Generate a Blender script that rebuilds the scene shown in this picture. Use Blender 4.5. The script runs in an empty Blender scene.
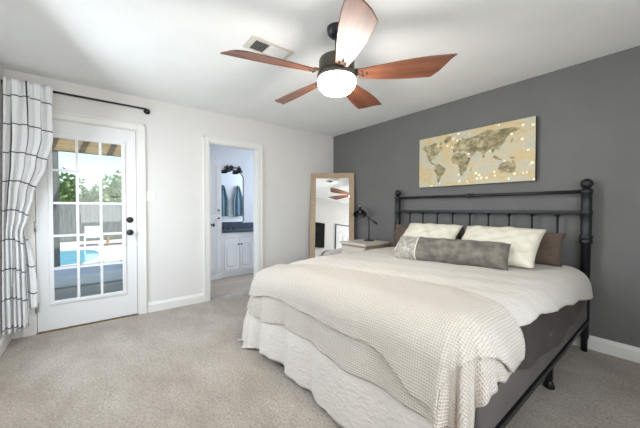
import bpy, bmesh, math, random
from math import sin, cos, pi, radians, sqrt, atan2, hypot
from mathutils import Vector, Matrix
random.seed(7)
SC = bpy.context.scene
COL = SC.collection

# ------------------------------------------------------------------ camera
cd = bpy.data.cameras.new('camera')
cam = bpy.data.objects.new('camera', cd); COL.objects.link(cam)
cd.sensor_fit = 'HORIZONTAL'; cd.sensor_width = 36.0
cd.lens = 36.0 * 286.675 / 640.0
cd.clip_start = 0.02; cd.clip_end = 300
YAW, PITCH = radians(141.553), radians(-1.0588)
fw = Vector((cos(YAW)*cos(PITCH), sin(YAW)*cos(PITCH), sin(PITCH)))
rt = Vector((sin(YAW), -cos(YAW), 0)); upv = rt.cross(fw)
m = Matrix((rt, upv, -fw)).transposed().to_4x4()
m.translation = Vector((3.7792, -3.2990, 1.1896))
cam.matrix_world = m
SC.camera = cam

# ------------------------------------------------------------------ world, sun, area lights, exposure
W = bpy.data.worlds.new('sky'); SC.world = W; W.use_nodes = True
wn = W.node_tree; bg = wn.nodes['Background']
sky = wn.nodes.new('ShaderNodeTexSky'); sky.sky_type = 'NISHITA'; sky.sun_disc = False
sky.sun_elevation = radians(48); sky.sun_rotation = radians(60); sky.air_density = 1.0; sky.dust_density = 1.5
wn.links.new(sky.outputs[0], bg.inputs[0]); bg.inputs[1].default_value = 0.19

def lamp(name, kind, energy, color, loc, aim=None, size=None, sizey=None, **kw):
    l = bpy.data.lights.new(name, kind); l.energy = energy; l.color = color
    o = bpy.data.objects.new(name, l); COL.objects.link(o); o.location = loc
    if aim is not None:
        d = Vector(aim) - Vector(loc)
        o.rotation_euler = d.to_track_quat('-Z', 'Y').to_euler()
    if size: l.shape = 'RECTANGLE'; l.size = size; l.size_y = sizey or size
    for k, v in kw.items(): setattr(l, k, v)
    return o
lamp('sun', 'SUN', 3.6, (1, .95, .87), (5, 6, 10), aim=(-1.0, 2.0, 0), angle=radians(1.0))
# daylight at the left window and, with no window modelled, in the bathroom
lamp('daylight_left_window', 'AREA', 32, (.84, .92, 1.0), (0.95, -3.99, 1.45), aim=(1.9, -1.6, 0.1), size=1.0, sizey=1.25)
lamp('added_front_fill', 'AREA', 34, (.93, .96, 1.0), (4.83, -2.75, 1.5), aim=(2.2, -1.6, 1.9), size=1.7, sizey=1.25)  # added soft fill from behind the viewer, aimed up to brighten the ceiling
lamp('daylight_bathroom', 'AREA', 42, (.58, .74, 1.0), (-0.85, 0.86, 1.6), aim=(-0.85, -1.0, 1.2), size=.8, sizey=.9)
SC.view_settings.view_transform = 'Standard'; SC.view_settings.look = 'None'
SC.view_settings.gamma = 1.0; SC.view_settings.use_curve_mapping = False
SC.view_settings.exposure = 0.72

# ------------------------------------------------------------------ materials
def srgb(r, g, b):
    f = lambda c: (c/255/12.92) if c/255 <= .04045 else ((c/255+.055)/1.055)**2.4
    return (f(r), f(g), f(b), 1)
class NT:
    def __init__(s, m): s.m = m; s.t = m.node_tree; s.b = s.t.nodes['Principled BSDF']
    def n(s, kind, **kw):
        x = s.t.nodes.new(kind)
        for k, v in kw.items(): setattr(x, k, v)
        return x
    def l(s, a, b): s.t.links.new(a, b)
    def coord(s, which='Object'): return s.n('ShaderNodeTexCoord').outputs[which]
    def mapping(s, src, scale=(1,1,1), rot=(0,0,0), loc=(0,0,0)):
        mp = s.n('ShaderNodeMapping'); mp.inputs['Scale'].default_value = scale
        mp.inputs['Rotation'].default_value = rot; mp.inputs['Location'].default_value = loc
        s.l(src, mp.inputs[0]); return mp.outputs[0]
    def noise(s, src, scale, detail=3, rough=.5):
        x = s.n('ShaderNodeTexNoise'); x.inputs['Scale'].default_value = scale
        x.inputs['Detail'].default_value = detail; x.inputs['Roughness'].default_value = rough
        s.l(src, x.inputs['Vector']); return x.outputs['Fac']
    def ramp(s, fac, stops):
        r = s.n('ShaderNodeValToRGB'); e = r.color_ramp.elements
        while len(e) > len(stops): e.remove(e[-1])
        while len(e) < len(stops): e.new(1)
        for q, (p, c) in zip(e, stops): q.position = p; q.color = c if len(c) == 4 else (*c, 1)
        s.l(fac, r.inputs[0]); return r.outputs[0]
    def math(s, op, a, b=None, c=None):
        x = s.n('ShaderNodeMath', operation=op)
        for i, v in enumerate((a, b, c)):
            if v is None: continue
            if hasattr(v, 'links'): s.l(v, x.inputs[i])
            else: x.inputs[i].default_value = v
        return x.outputs[0]
    def mix(s, fac, a, b):
        x = s.n('ShaderNodeMix', data_type='RGBA')
        for i, v in ((0, fac), (6, a), (7, b)):
            if hasattr(v, 'links'): s.l(v, x.inputs[i])
            else: x.inputs[i].default_value = v
        return x.outputs[2]
    def bump(s, h, strength=.3, dist=.01):
        x = s.n('ShaderNodeBump'); x.inputs['Strength'].default_value = strength
        x.inputs['Distance'].default_value = dist; s.l(h, x.inputs['Height'])
        s.l(x.outputs[0], s.b.inputs['Normal'])
def mat(name, col, rough=.6, metal=0, coat=0, spec=None):
    m = bpy.data.materials.new(name); m.use_nodes = True; t = NT(m)
    t.b.inputs['Base Color'].default_value = col; t.b.inputs['Roughness'].default_value = rough
    t.b.inputs['Metallic'].default_value = metal; t.b.inputs['Coat Weight'].default_value = coat
    if spec is not None: t.b.inputs['Specular IOR Level'].default_value = spec
    return m
def mat_var(name, c1, c2, scale, rough=.6, bump=0, bscale=None, dist=.01, metal=0, coord='Object', stretch=(1,1,1), detail=3):
    m = mat(name, c1, rough, metal); t = NT(m)
    v = t.mapping(t.coord(coord), stretch)
    f = t.noise(v, scale, detail)
    t.l(t.ramp(f, [(.35, c1), (.65, c2)]), t.b.inputs['Base Color'])
    if bump: t.bump(t.noise(v, bscale or scale, 4), bump, dist)
    return m

M = {}
M['wall'] = mat_var('white wall paint', srgb(224,221,218), srgb(226,223,220), 3, .75, .12, 120, .002)
M['dark_wall'] = mat_var('charcoal wall paint', srgb(105,104,102), srgb(109,108,106), 3, .62, .12, 120, .002)
M['ceiling'] = mat_var('ceiling plaster', srgb(238,238,236), srgb(241,241,239), 4, .85, .35, 30, .004)
M['trim'] = mat('white trim paint', srgb(232,230,226), .35)
M['door_paint'] = mat('white door paint', srgb(230,230,230), .35)
M['cabinet'] = mat('white cabinet paint', srgb(232,232,232), .4)
M['black_metal'] = mat_var('black painted metal', srgb(22,23,27), srgb(26,27,31), 20, .4)
M['bronze'] = mat('dark bronze', srgb(84,80,70), .4, .3)
M['black'] = mat('black', srgb(18,18,20), .45)
M['brass'] = mat('hinge metal', srgb(150,135,110), .35, .8)
M['chrome'] = mat('brushed metal', srgb(190,190,192), .3, 1)
M['mirror'] = mat('mirror glass', (.93,.94,.94,1), .01, 1)
M['plastic'] = mat('white plastic', srgb(235,234,230), .35)
M['dark_slot'] = mat('dark slot', srgb(70,70,70), .7)
def _glass():
    m = bpy.data.materials.new('window glass'); m.use_nodes = True; t = NT(m)
    t.t.nodes.remove(t.b)
    tr = t.n('ShaderNodeBsdfTransparent'); tr.inputs[0].default_value = (.93,.96,.96,1)
    gl = t.n('ShaderNodeBsdfGlossy'); gl.inputs['Roughness'].default_value = .02
    mx = t.n('ShaderNodeMixShader'); mx.inputs[0].default_value = .02
    t.l(tr.outputs[0], mx.inputs[1]); t.l(gl.outputs[0], mx.inputs[2])
    t.l(mx.outputs[0], t.t.nodes['Material Output'].inputs[0]); return m
M['glass'] = _glass()
def _carpet():
    m = mat('beige carpet', srgb(170,160,150), .95, spec=.1); t = NT(m)
    o = t.coord()
    big = t.noise(t.mapping(o, (1,1.8,1), (0,0,.6)), 2.2, 5, .65)
    fine = t.noise(o, 70, 3, .8)
    c1 = t.ramp(big, [(.30, srgb(172,161,149)), (.5, srgb(188,178,167)), (.70, srgb(202,194,184))])
    c2 = t.ramp(fine, [(.32, srgb(118,110,102)), (.62, srgb(255,250,244))])
    x = t.n('ShaderNodeMix', data_type='RGBA', blend_type='MULTIPLY'); x.inputs[0].default_value = .55
    t.l(c1, x.inputs[6]); t.l(c2, x.inputs[7]); t.l(x.outputs[2], t.b.inputs['Base Color'])
    h = t.math('ADD', t.math('MULTIPLY', fine, .6), t.math('MULTIPLY', t.noise(o, 18, 4, .7), 1.0))
    t.bump(h, .9, .02)
    t.b.inputs['Sheen Weight'].default_value = .15
    return m
M['carpet'] = _carpet()
def _planks(name, cols, sx, sy, rot=0):
    m = mat(name, cols[0], .5); t = NT(m)
    o = t.mapping(t.coord(), (1,1,1), (0,0,rot))
    b = t.n('ShaderNodeTexBrick'); b.inputs['Scale'].default_value = 1
    b.inputs['Brick Width'].default_value = sx; b.inputs['Row Height'].default_value = sy
    b.inputs['Mortar Size'].default_value = .003; b.offset = .37
    b.inputs['Color1'].default_value = cols[0]; b.inputs['Color2'].default_value = cols[1]; b.inputs['Mortar'].default_value = cols[2]
    t.l(o, b.inputs['Vector'])
    g = t.noise(t.mapping(o, (1.5,25,1)), 3, 5)
    x = t.n('ShaderNodeMix', data_type='RGBA', blend_type='MULTIPLY'); x.inputs[0].default_value = .5
    t.l(b.outputs[0], x.inputs[6]); t.l(t.ramp(g, [(.3,(.7,.7,.7,1)),(.7,(1,1,1,1))]), x.inputs[7])
    t.l(x.outputs[2], t.b.inputs['Base Color']); return m
M['planks'] = _planks('vinyl planks', (srgb(198,180,160), srgb(180,162,144), srgb(130,116,102)), 1.2, .16, pi/2)
def _wood(name, a, b, c, rough, axis=0, scale=3.0, coat=0):
    m = mat(name, a, rough, 0, coat); t = NT(m)
    st = [14,14,14]; st[axis] = 1.0
    v = t.mapping(t.coord(), tuple(st))
    f = t.noise(v, scale, 6, .62)
    t.l(t.ramp(f, [(.3, a), (.5, b), (.72, c)]), t.b.inputs['Base Color'])
    t.bump(f, .15, .002); return m
M['walnut'] = _wood('reddish walnut blade', srgb(84,46,30), srgb(116,68,46), srgb(138,86,60), .42, 0, 2.2, .25)
M['oak_frame'] = _wood('pale oak frame', srgb(150,128,104), srgb(172,149,122), srgb(190,168,142), .6, 2, 2.5)
M['washed'] = _wood('whitewashed oak', srgb(196,186,174), srgb(212,204,192), srgb(224,217,208), .5, 0, 2.5)
M['tan_wood'] = _wood('tan oak', srgb(150,126,100), srgb(166,142,116), srgb(180,158,132), .55, 1, 2.5)
def uvmat(name, c, rough=.9, sheen=.05):
    m = mat(name, c, rough, spec=.2); t = NT(m); t.b.inputs['Sheen Weight'].default_value = sheen
    return m, t, t.coord('UV')
def _quilt():
    m, t, uv = uvmat('white crinkled quilt', srgb(216,209,201))
    w = t.noise(uv, 9, 2)
    v = t.n('ShaderNodeTexVoronoi', feature='SMOOTH_F1'); v.inputs['Scale'].default_value = 34
    t.l(t.mapping(uv, (1,1.7,1)), v.inputs['Vector'])
    h = t.math('ADD', t.math('MULTIPLY', v.outputs['Distance'], .8), t.math('ADD', t.noise(uv, 60, 3), t.math('MULTIPLY', w, 1.2)))
    t.bump(h, .5, .010); return m
M['quilt'] = _quilt()
def _waffle():
    m, t, uv = uvmat('cream waffle knit', srgb(224,218,209))
    s = t.n('ShaderNodeSeparateXYZ'); t.l(uv, s.inputs[0])
    k = 2*pi/.0125
    a = t.math('SINE', t.math('MULTIPLY', s.outputs[0], k)); b = t.math('SINE', t.math('MULTIPLY', s.outputs[1], k))
    h = t.math('MAXIMUM', t.math('MULTIPLY', a, .75), b)
    t.l(t.ramp(t.math('MULTIPLY_ADD', h, .5, .5), [(0., srgb(190,178,166)), (.6, srgb(212,202,191)), (1., srgb(220,211,201))]), t.b.inputs['Base Color'])
    t.bump(h, .8, .004); return m
M['waffle'] = _waffle()
def _weave(name, c1, c2, sc=260, nz=10, rough=.9):
    m, t, uv = uvmat(name, c1, rough)
    o = t.coord()
    f = t.noise(o, nz, 4)
    t.l(t.ramp(f, [(.35, c1), (.65, c2)]), t.b.inputs['Base Color'])
    t.bump(t.math('ADD', t.noise(o, sc, 2), t.math('MULTIPLY', t.noise(o, 22, 3), 2.0)), .35, .006); return m
M['cream_cloth'] = _weave('cream linen', srgb(236,229,213), srgb(230,222,205))
M['taupe'] = _weave('taupe cotton', srgb(112,97,86), srgb(96,82,73), 200, 6)
M['grey_velvet'] = _weave('grey quilted fabric', srgb(134,127,117), srgb(98,93,87), 90, 14, .6)
M['silver_cloth'] = _weave('silver embroidered cloth', srgb(196,190,182), srgb(146,140,133), 60, 26, .45)
M['mattress_cover'] = _weave('brown grey mattress cover', srgb(74,66,63), srgb(66,58,56), 200, 5)
M['box_cover'] = _weave('grey box spring fabric', srgb(98,92,89), srgb(91,85,83), 260, 4)
def _plaid():
    m, t, uv = uvmat('white windowpane check cotton', srgb(238,238,238), .85, .1)
    s = t.n('ShaderNodeSeparateXYZ'); t.l(uv, s.inputs[0])
    def line(o, per, w):
        fr = t.math('FRACT', t.math('DIVIDE', o, per)); return t.math('LESS_THAN', fr, w/per)
    g = t.math('MAXIMUM', line(s.outputs[0], .175, .009), line(s.outputs[1], .25, .010))
    t.l(t.mix(g, srgb(240,240,241), srgb(62,64,72)), t.b.inputs['Base Color'])
    t.bump(t.noise(t.coord(), 300, 2), .2, .002)
    return m
M['plaid'] = _plaid()
def _canvas():
    m = mat('gilded cream canvas', srgb(205,190,150), .5); t = NT(m); o = t.coord()
    f = t.noise(t.mapping(o, (1,1,1.6)), 4, 5, .7)
    base = t.ramp(f, [(.3, srgb(180,180,166)), (.48, srgb(198,190,164)), (.58, srgb(204,178,128)), (.75, srgb(212,202,172))])
    v = t.n('ShaderNodeTexVoronoi'); v.inputs['Scale'].default_value = 19; t.l(o, v.inputs['Vector'])
    sp = t.math('LESS_THAN', v.outputs['Distance'], .27)
    side = t.noise(o, 2.6, 2)
    sx_ = t.n('ShaderNodeSeparateXYZ'); t.l(o, sx_.inputs[0])
    side = t.math('ADD', side, t.math('MULTIPLY', t.math('SUBTRACT', sx_.outputs[0], 2.35), .22))
    sp = t.math('MULTIPLY', sp, t.math('GREATER_THAN', side, .49))
    t.l(t.mix(sp, base, srgb(252,240,204)), t.b.inputs['Base Color'])
    t.bump(f, .3, .004); return m
M['canvas'] = _canvas()
M['land'] = mat_var('olive brown paint', srgb(112,110,74), srgb(160,144,112), 12, .55, .3, 40, .003)
def _land():
    t = NT(M['land']); o = t.coord(); f = t.noise(t.mapping(o, (1,1,1.4)), 13, 6, .7)
    t.l(t.ramp(f, [(.34, srgb(92,98,62)), (.47, srgb(140,124,92)), (.58, srgb(176,164,126)), (.7, srgb(206,194,156))]), t.b.inputs['Base Color'])
_land()
M['canvas_side'] = mat('dark canvas edge', srgb(60,50,40), .6)
M['towel'] = mat_var('teal grey towel', srgb(112,134,138), srgb(96,118,124), 30, .95, .5, 200, .004)
M['navy'] = mat_var('dark blue grey stone', srgb(58,68,80), srgb(72,82,92), 40, .3)
M['concrete'] = mat_var('pale concrete', srgb(206,200,190), srgb(190,184,174), 3, .9, .2, 30)
M['water'] = mat_var('turquoise pool water', srgb(64,160,184), srgb(92,178,198), 4, .06, .2, 6)
M['grass'] = mat_var('grass', srgb(96,120,66), srgb(120,140,82), 8, .95, .5, 60)
M['fence'] = mat_var('weathered grey fence wood', srgb(122,126,124), srgb(104,108,107), 3, .9, .3, 20, stretch=(8,8,1))
M['porch'] = mat_var('brown stained beam', srgb(160,142,108), srgb(138,120,90), 3, .8, .2, 20, stretch=(6,1,6))
M['leaf'] = mat_var('tree leaves', srgb(112,140,92), srgb(150,172,116), 6, .8)
M['leaf2'] = mat_var('light tree leaves', srgb(122,146,96), srgb(164,182,120), 6, .8)
M['bark'] = mat('bark', srgb(96,80,64), .9)
M['cushion'] = mat('white outdoor cushion', srgb(226,230,236), .85)
M['wicker'] = mat_var('grey wicker', srgb(206,204,200), srgb(176,174,170), 80, .8, .5, 90, stretch=(1,1,3))
M['siding'] = mat('exterior siding', srgb(190,184,172), .8)
def emis(name, col, strength):
    m = bpy.data.materials.new(name); m.use_nodes = True; b = m.node_tree.nodes['Principled BSDF']
    b.inputs['Base Color'].default_value = (.9,.9,.9,1)
    b.inputs['Emission Color'].default_value = col; b.inputs['Emission Strength'].default_value = strength
    return m
M['bulb_glass'] = emis('lit frosted glass', (1,.97,.92,1), 6.0)
M['screen'] = mat('black screen', srgb(12,12,14), .12)
M['paper'] = mat('white art paper', srgb(232,232,230), .7)
M['ink'] = mat('grey ink', srgb(150,150,152), .7)

# ------------------------------------------------------------------ mesh builder
class MB:
    def __init__(s): s.v=[]; s.f=[]; s.mi=[]; s.uv=[]; s.sm=[]
    def add(s, vs, fs, mi=0, uvs=None, smooth=False):
        b = len(s.v); s.v += [tuple(p) for p in vs]
        s.uv += list(uvs) if uvs else [(0,0)]*len(vs)
        for f in fs: s.f.append(tuple(b+i for i in f)); s.mi.append(mi); s.sm.append(smooth)
        return s
    def box(s, x0,x1,y0,y1,z0,z1, mi=0):
        vs=[(x,y,z) for x in (x0,x1) for y in (y0,y1) for z in (z0,z1)]
        return s.add(vs, [(0,1,3,2),(4,6,7,5),(0,4,5,1),(2,3,7,6),(0,2,6,4),(1,5,7,3)], mi)
    def obox(s, c, ax, ay, az, hx, hy, hz, mi=0):
        c=Vector(c); ax,ay,az=[Vector(a).normalized() for a in (ax,ay,az)]
        vs=[c+ax*hx*i+ay*hy*j+az*hz*k for i in (-1,1) for j in (-1,1) for k in (-1,1)]
        return s.add(vs, [(0,1,3,2),(4,6,7,5),(0,4,5,1),(2,3,7,6),(0,2,6,4),(1,5,7,3)], mi)
    def lathe(s, prof, org=(0,0,0), axis=(0,0,1), n=24, mi=0, smooth=True):
        a=Vector(axis).normalized(); u=a.orthogonal().normalized(); w=a.cross(u); o=Vector(org)
        vs=[]; fs=[]
        for r,h in prof:
            for k in range(n):
                t=2*pi*k/n; vs.append(o+a*h+(u*cos(t)+w*sin(t))*max(r,1e-5))
        for i in range(len(prof)-1):
            for k in range(n):
                k2=(k+1)%n; fs.append((i*n+k,i*n+k2,(i+1)*n+k2,(i+1)*n+k))
        if prof[0][0]>1e-4: fs.append(tuple(range(n))[::-1])
        if prof[-1][0]>1e-4: fs.append(tuple((len(prof)-1)*n+k for k in range(n)))
        return s.add(vs, fs, mi, None, smooth)
    def cyl(s, p, q, r, r2=None, n=14, mi=0):
        p=Vector(p); q=Vector(q); L=(q-p).length
        return s.lathe([(r,0),(r if r2 is None else r2,L)], p, q-p, n, mi)
    def tube(s, pts, r, n=10, mi=0):
        pts=[Vector(p) for p in pts]; vs=[]; fs=[]; up=None
        for i,p in enumerate(pts):
            d=(pts[min(i+1,len(pts)-1)]-pts[max(i-1,0)]).normalized()
            if up is None: up=d.orthogonal().normalized()
            u=(up-d*up.dot(d)).normalized(); up=u; w=d.cross(u)
            rr=r[i] if isinstance(r,(list,tuple)) else r
            for k in range(n): t=2*pi*k/n; vs.append(p+(u*cos(t)+w*sin(t))*rr)
        for i in range(len(pts)-1):
            for k in range(n): k2=(k+1)%n; fs.append((i*n+k,i*n+k2,(i+1)*n+k2,(i+1)*n+k))
        fs.append(tuple(range(n))[::-1]); fs.append(tuple((len(pts)-1)*n+k for k in range(n)))
        return s.add(vs, fs, mi, None, True)
    def sphere(s, c, r, n=20, mi=0, sz=1):
        return s.lathe([(r*sin(pi*i/12), -r*sz*cos(pi*i/12)) for i in range(13)], c, (0,0,1), n, mi)
    def prism(s, poly, o, u, v, depth, mi=0, mi_side=None):
        """2D polygon (a,b) in plane o + a*u + b*v, extruded by vector depth"""
        o=Vector(o); u=Vector(u); v=Vector(v); d=Vector(depth); n=len(poly)
        vs=[o+u*a+v*b for a,b in poly]; vs+=[p+d for p in vs]
        s.add(vs, [tuple(range(n))[::-1], tuple(range(n,2*n))], mi)
        b=len(s.v)-2*n
        for k in range(n):
            k2=(k+1)%n; s.f.append((b+k,b+k2,b+n+k2,b+n+k)); s.mi.append(mi if mi_side is None else mi_side); s.sm.append(False)
        return s
    def grid(s, nx, ny, fn, mi=0, smooth=True, closed=False):
        vs=[]; uvs=[]; fs=[]
        for j in range(ny+1):
            for i in range(nx+1):
                p,uv=fn(i/nx,j/ny); vs.append(p); uvs.append(uv)
        for j in range(ny):
            for i in range(nx):
                a=j*(nx+1)+i; fs.append((a,a+1,a+nx+2,a+nx+1))
        return s.add(vs, fs, mi, uvs, smooth)
    def build(s, name, mats, parent=None, bevel=0, solid=0, subsurf=0, recalc=True, loc=None, offset=0):
        me=bpy.data.meshes.new(name); me.from_pydata([tuple(p) for p in s.v], [], s.f)
        if not isinstance(mats,(list,tuple)): mats=[mats]
        for x in mats: me.materials.append(x)
        for p,mi,sm in zip(me.polygons,s.mi,s.sm): p.material_index=mi; p.use_smooth=sm
        ul=me.uv_layers.new(name='UVMap')
        for lp in me.loops: ul.data[lp.index].uv=s.uv[lp.vertex_index]
        if recalc:
            bm=bmesh.new(); bm.from_mesh(me); bmesh.ops.recalc_face_normals(bm, faces=bm.faces[:]); bm.to_mesh(me); bm.free()
        me.update()
        o=bpy.data.objects.new(name, me); COL.objects.link(o)
        if parent is not None: o.parent=parent
        if loc is not None: o.location=loc
        if solid:
            md=o.modifiers.new('thickness','SOLIDIFY'); md.thickness=solid; md.offset=offset
        if subsurf:
            md=o.modifiers.new('smooth','SUBSURF'); md.levels=subsurf; md.render_levels=subsurf
        if bevel:
            md=o.modifiers.new('bevel','BEVEL'); md.width=bevel; md.segments=2; md.limit_method='ANGLE'; md.angle_limit=radians(40)
        return o
def tag(o, label=None, cat=None, group=None, kind=None):
    if label: o['label']=label
    if cat: o['category']=cat
    if group: o['group']=group
    if kind: o['kind']=kind
    return o
def thing(name, label, cat, loc=(0,0,0), rz=0, group=None, kind=None):
    o=bpy.data.objects.new(name, None); COL.objects.link(o); o.location=loc; o.rotation_euler=(0,0,rz)
    o.empty_display_size=.05
    return tag(o,label,cat,group,kind)
def copy_tree(o, parent=None):
    c=o.copy(); COL.objects.link(c); c.parent=parent
    for ch in list(o.children): copy_tree(ch, c)
    return c
def S(name, mb, m, bevel=0): 
    o=mb.build(name, m, bevel=bevel); o['kind']='structure'; return o

H=2.44; YL=-3.906; XF=4.72; T=.12
# ================================================================== SETTING
S('floor', MB().box(-.2,XF,YL,0,-.06,0), M['carpet'])
S('floor_bathroom', MB().box(-1.6,-.2,-2.2,.9,-.06,-.004), M['planks'])
S('ceiling', MB().box(-1.72,XF+T,YL-T,1.02,H,H+.12), M['ceiling'])
# back wall (white, with the patio door and the bathroom doorway)
D0,D1,DZ=-3.72,-2.912,2.05      # patio door slab
B0,B1,BZ=-2.125,-1.438,2.045    # bathroom opening
w=MB(); w.box(-T,0,YL-T,D0-.012,0,H).box(-T,0,D0-.012,D1+.012,DZ+.012,H).box(-T,0,D1+.012,B0,0,H).box(-T,0,B0,B1,BZ,H).box(-T,0,B1,T,0,H)
S('wall_back', w, M['wall'])
S('wall_right', MB().box(0,XF+T,0,T,0,H), M['dark_wall'])
LW0,LW1,LZ0,LZ1=.45,1.45,.82,2.08   # left window
w=MB(); w.box(0,LW0,YL-T,YL,0,H).box(LW0,LW1,YL-T,YL,0,LZ0).box(LW0,LW1,YL-T,YL,LZ1,H).box(LW1,XF+T,YL-T,YL,0,H)
S('wall_left', w, M['wall'])
FW0,FW1,FZ0,FZ1=-3.6,-1.9,.85,2.1
w=MB(); w.box(XF,XF+T,YL,FW0,0,H).box(XF,XF+T,FW0,FW1,0,FZ0).box(XF,XF+T,FW0,FW1,FZ1,H).box(XF,XF+T,FW1,0,0,H)
S('wall_front', w, M['wall'])
# bathroom shell
S('wall_bathroom_back', MB().box(-1.72,-1.6,-2.32,1.02,0,H), M['wall'])
S('wall_bathroom_left', MB().box(-1.6,-T,-2.32,-2.2,0,H), M['wall'])
S('wall_bathroom_right', MB().box(-1.6,-T,.9,1.02,0,H), M['wall'])
# baseboards
def base_profile_x(mb, x0,x1,y,side):   # along X, on wall y, protruding side*.015
    mb.prism([(0,0),(side*.015,0),(side*.015,.085),(side*.009,.10),(side*.006,.112),(0,.115)], (x0,y,0), (0,1,0),(0,0,1),(x1-x0,0,0))
def base_profile_y(mb, y0,y1,x,side):
    mb.prism([(0,0),(side*.015,0),(side*.015,.085),(side*.009,.10),(side*.006,.112),(0,.115)], (x,y0,0), (1,0,0),(0,0,1),(0,y1-y0,0))
b=MB(); base_profile_y(b, D1+.10, B0-.07, 0, 1); base_profile_y(b, B1+.07, -.016, 0, 1); S('baseboard_back', b, M['trim'])
b=MB(); base_profile_x(b, .016, XF-.016, 0, -1); S('baseboard_right', b, M['trim'])
b=MB(); base_profile_x(b, .016, XF-.016, YL, 1); S('baseboard_left', b, M['trim'])
b=MB(); base_profile_y(b, YL+.001, -.001, XF, -1); S('baseboard_front', b, M['trim'])
# casings
def casing(name, y0, y1, z1, wl, wr, wt):
    c=MB()
    for a,bb in ((y0-wl,y0),(y1,y1+wr)):
        c.box(.0,.014,a,bb,0,z1+wt); 
        e=min(.018,(bb-a)*.4)
        if a<y0: c.box(.012,.021,a,a+e,0,z1+wt)
        else: c.box(.012,.021,bb-e,bb,0,z1+wt)
    c.box(.0,.014,y0,y1,z1,z1+wt); c.box(.012,.021,y0-wl,y1+wr,z1+wt-.018,z1+wt)
    S(name, c, M['trim'], .002)
casing('trim_1', D0-.012, D1+.012, DZ+.012, .085, .075, .07)
casing('trim_2', B0, B1, BZ, .07, .07, .066)
j=MB()   # bathroom jamb lining with stop
for y in (B0, B1-.012): j.box(-T,.0,y,y+.012,0,BZ)
j.box(-T,0,B0,B1,BZ-.012,BZ); j.box(-.09,-.05,B0+.012,B0+.022,0,BZ-.012).box(-.05,-.03,B1-.022,B1-.012,0,BZ-.012)
S('trim_3', j, M['trim'])
j=MB(); j.box(-T,0,D0-.012,D0-.003,0,DZ+.012).box(-T,0,D1+.003,D1+.012,0,DZ+.012).box(-T,0,D0-.012,D1+.012,DZ+.003,DZ+.012)
S('trim_4', j, M['trim'])
S('door_gap_shade', MB().box(-.044,-.02,D1-.0015,D1+.0025,.02,DZ+.002).box(-.044,-.02,D0-.0025,D0+.0015,.02,DZ+.002).box(-.044,-.02,D0,D1,DZ+.0002,DZ+.0028), M['dark_slot'])  # dark strips standing in for the shade in the gaps around the door
S('trim_5', MB().box(-T-.03,.012,D0-.003,D1+.003,0,.012), mat('bronze threshold', srgb(136,112,80), .4, .6))

# patio door (door_1): slab with glass opening, muntins, glass, hardware
G0,G1,GZ0,GZ1=-3.602,-3.042,.285,1.885
d=MB(); dx0,dx1=-.046,-.002
d.box(dx0,dx1,D0+.002,G0,.014,DZ).box(dx0,dx1,G1,D1-.002,.014,DZ).box(dx0,dx1,G0,G1,.014,GZ0).box(dx0,dx1,G0,G1,GZ1,DZ)
door=S('door_1', d, M['door_paint'])
f=MB(); e=.028
f.box(-.004,.010,G0-e,G0+.006,GZ0-e,GZ1+e).box(-.004,.010,G1-.006,G1+e,GZ0-e,GZ1+e).box(-.004,.010,G0,G1,GZ0-e,GZ0+.006).box(-.004,.010,G0,G1,GZ1-.006,GZ1+e)
f.build('glazing_frame', M['door_paint'], door, bevel=.003)
mu=MB()
for k in (1,2): y=G0+(G1-G0)*k/3; mu.box(-.018,.006,y-.011,y+.011,GZ0,GZ1)
for k in (1,2,3,4): z=GZ0+(GZ1-GZ0)*k/5; mu.box(-.0175,.0055,G0,G1,z-.011,z+.011)
mu.build('muntins', M['door_paint'], door)
MB().box(-.027,-.022,G0,G1,GZ0,GZ1).build('glass', M['glass'], door)
for nm,z,lab in (('deadbolt',1.066,'black round deadbolt'),('door_knob',.928,'black door knob')):
    k=MB(); y=-2.976
    k.lathe([(.033,0),(.033,.006),(.026,.010)],(dx1,y,z),(1,0,0),20)
    if nm=='door_knob': k.lathe([(.011,.008),(.011,.03),(.024,.038),(.028,.05),(.024,.06),(.0,.063)],(dx1,y,z),(1,0,0),20)
    else: k.box(dx1+.008,dx1+.022,y-.004,y+.004,z-.014,z+.014)
    tag(k.build(nm, M['black_metal'], door), lab)
for z in (.25,1.02,1.84):
    MB().lathe([(.007,-.05),(.007,.05)],(.005,D0-.003,z),(0,0,1),10).box(-.001,.003,D0-.02,D0+.016,z-.045,z+.045).build('hinge', M['chrome'], door)

# bathroom door (door_2), swung open into the bathroom
ang=radians(180-27)            # direction of the slab from its hinge
bd=thing('door_2', None, None, (-.112, B0+.014, 0)); bd['kind']='structure'
bd.rotation_euler=(0,0,radians(162))
sl=MB().box(0,.68,-.034,0,.012,BZ-.016)
sl.build('door_panel', M['trim'], bd, bevel=.002)
mo=MB()
for z0,z1 in ((.25,.95),(1.08,1.88)):
    for x0,x1 in ((.1,.31),(.37,.58)):
        for (a,b_,c_,d_) in ((x0,x1,z0,z0+.015),(x0,x1,z1-.015,z1),(x0,x0+.015,z0,z1),(x1-.015,x1,z0,z1)): mo.box(a,b_,-.040,-.034,c_,d_)
mo.build('panel_moulding', M['trim'], bd)
for s_ in (-1,):
    k=MB().lathe([(.03,0),(.03,.006),(.011,.010),(.011,.03),(.025,.038),(.028,.052),(.02,.06),(0,.062)],(.62,-.034,.94),(0,-1,0),20)
    k.build('door_knob', M['black_metal'], bd)
for z in (.24,1.08,1.76):
    MB().box(-T+.02,-.06,B0+.0121,B0+.0135,z-.045,z+.045).lathe([(.006,-.05),(.006,.05)],(-T+.012,B0+.016,z),(0,0,1),10).build('hinge', M['brass'], None)
    h=bpy.context.scene.objects
for o in [o for o in COL.objects if o.name.startswith('hinge') and o.parent is None]:
    o.parent=bd; o.matrix_parent_inverse=(Matrix.Translation(bd.location)@bd.rotation_euler.to_matrix().to_4x4()).inverted()

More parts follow.
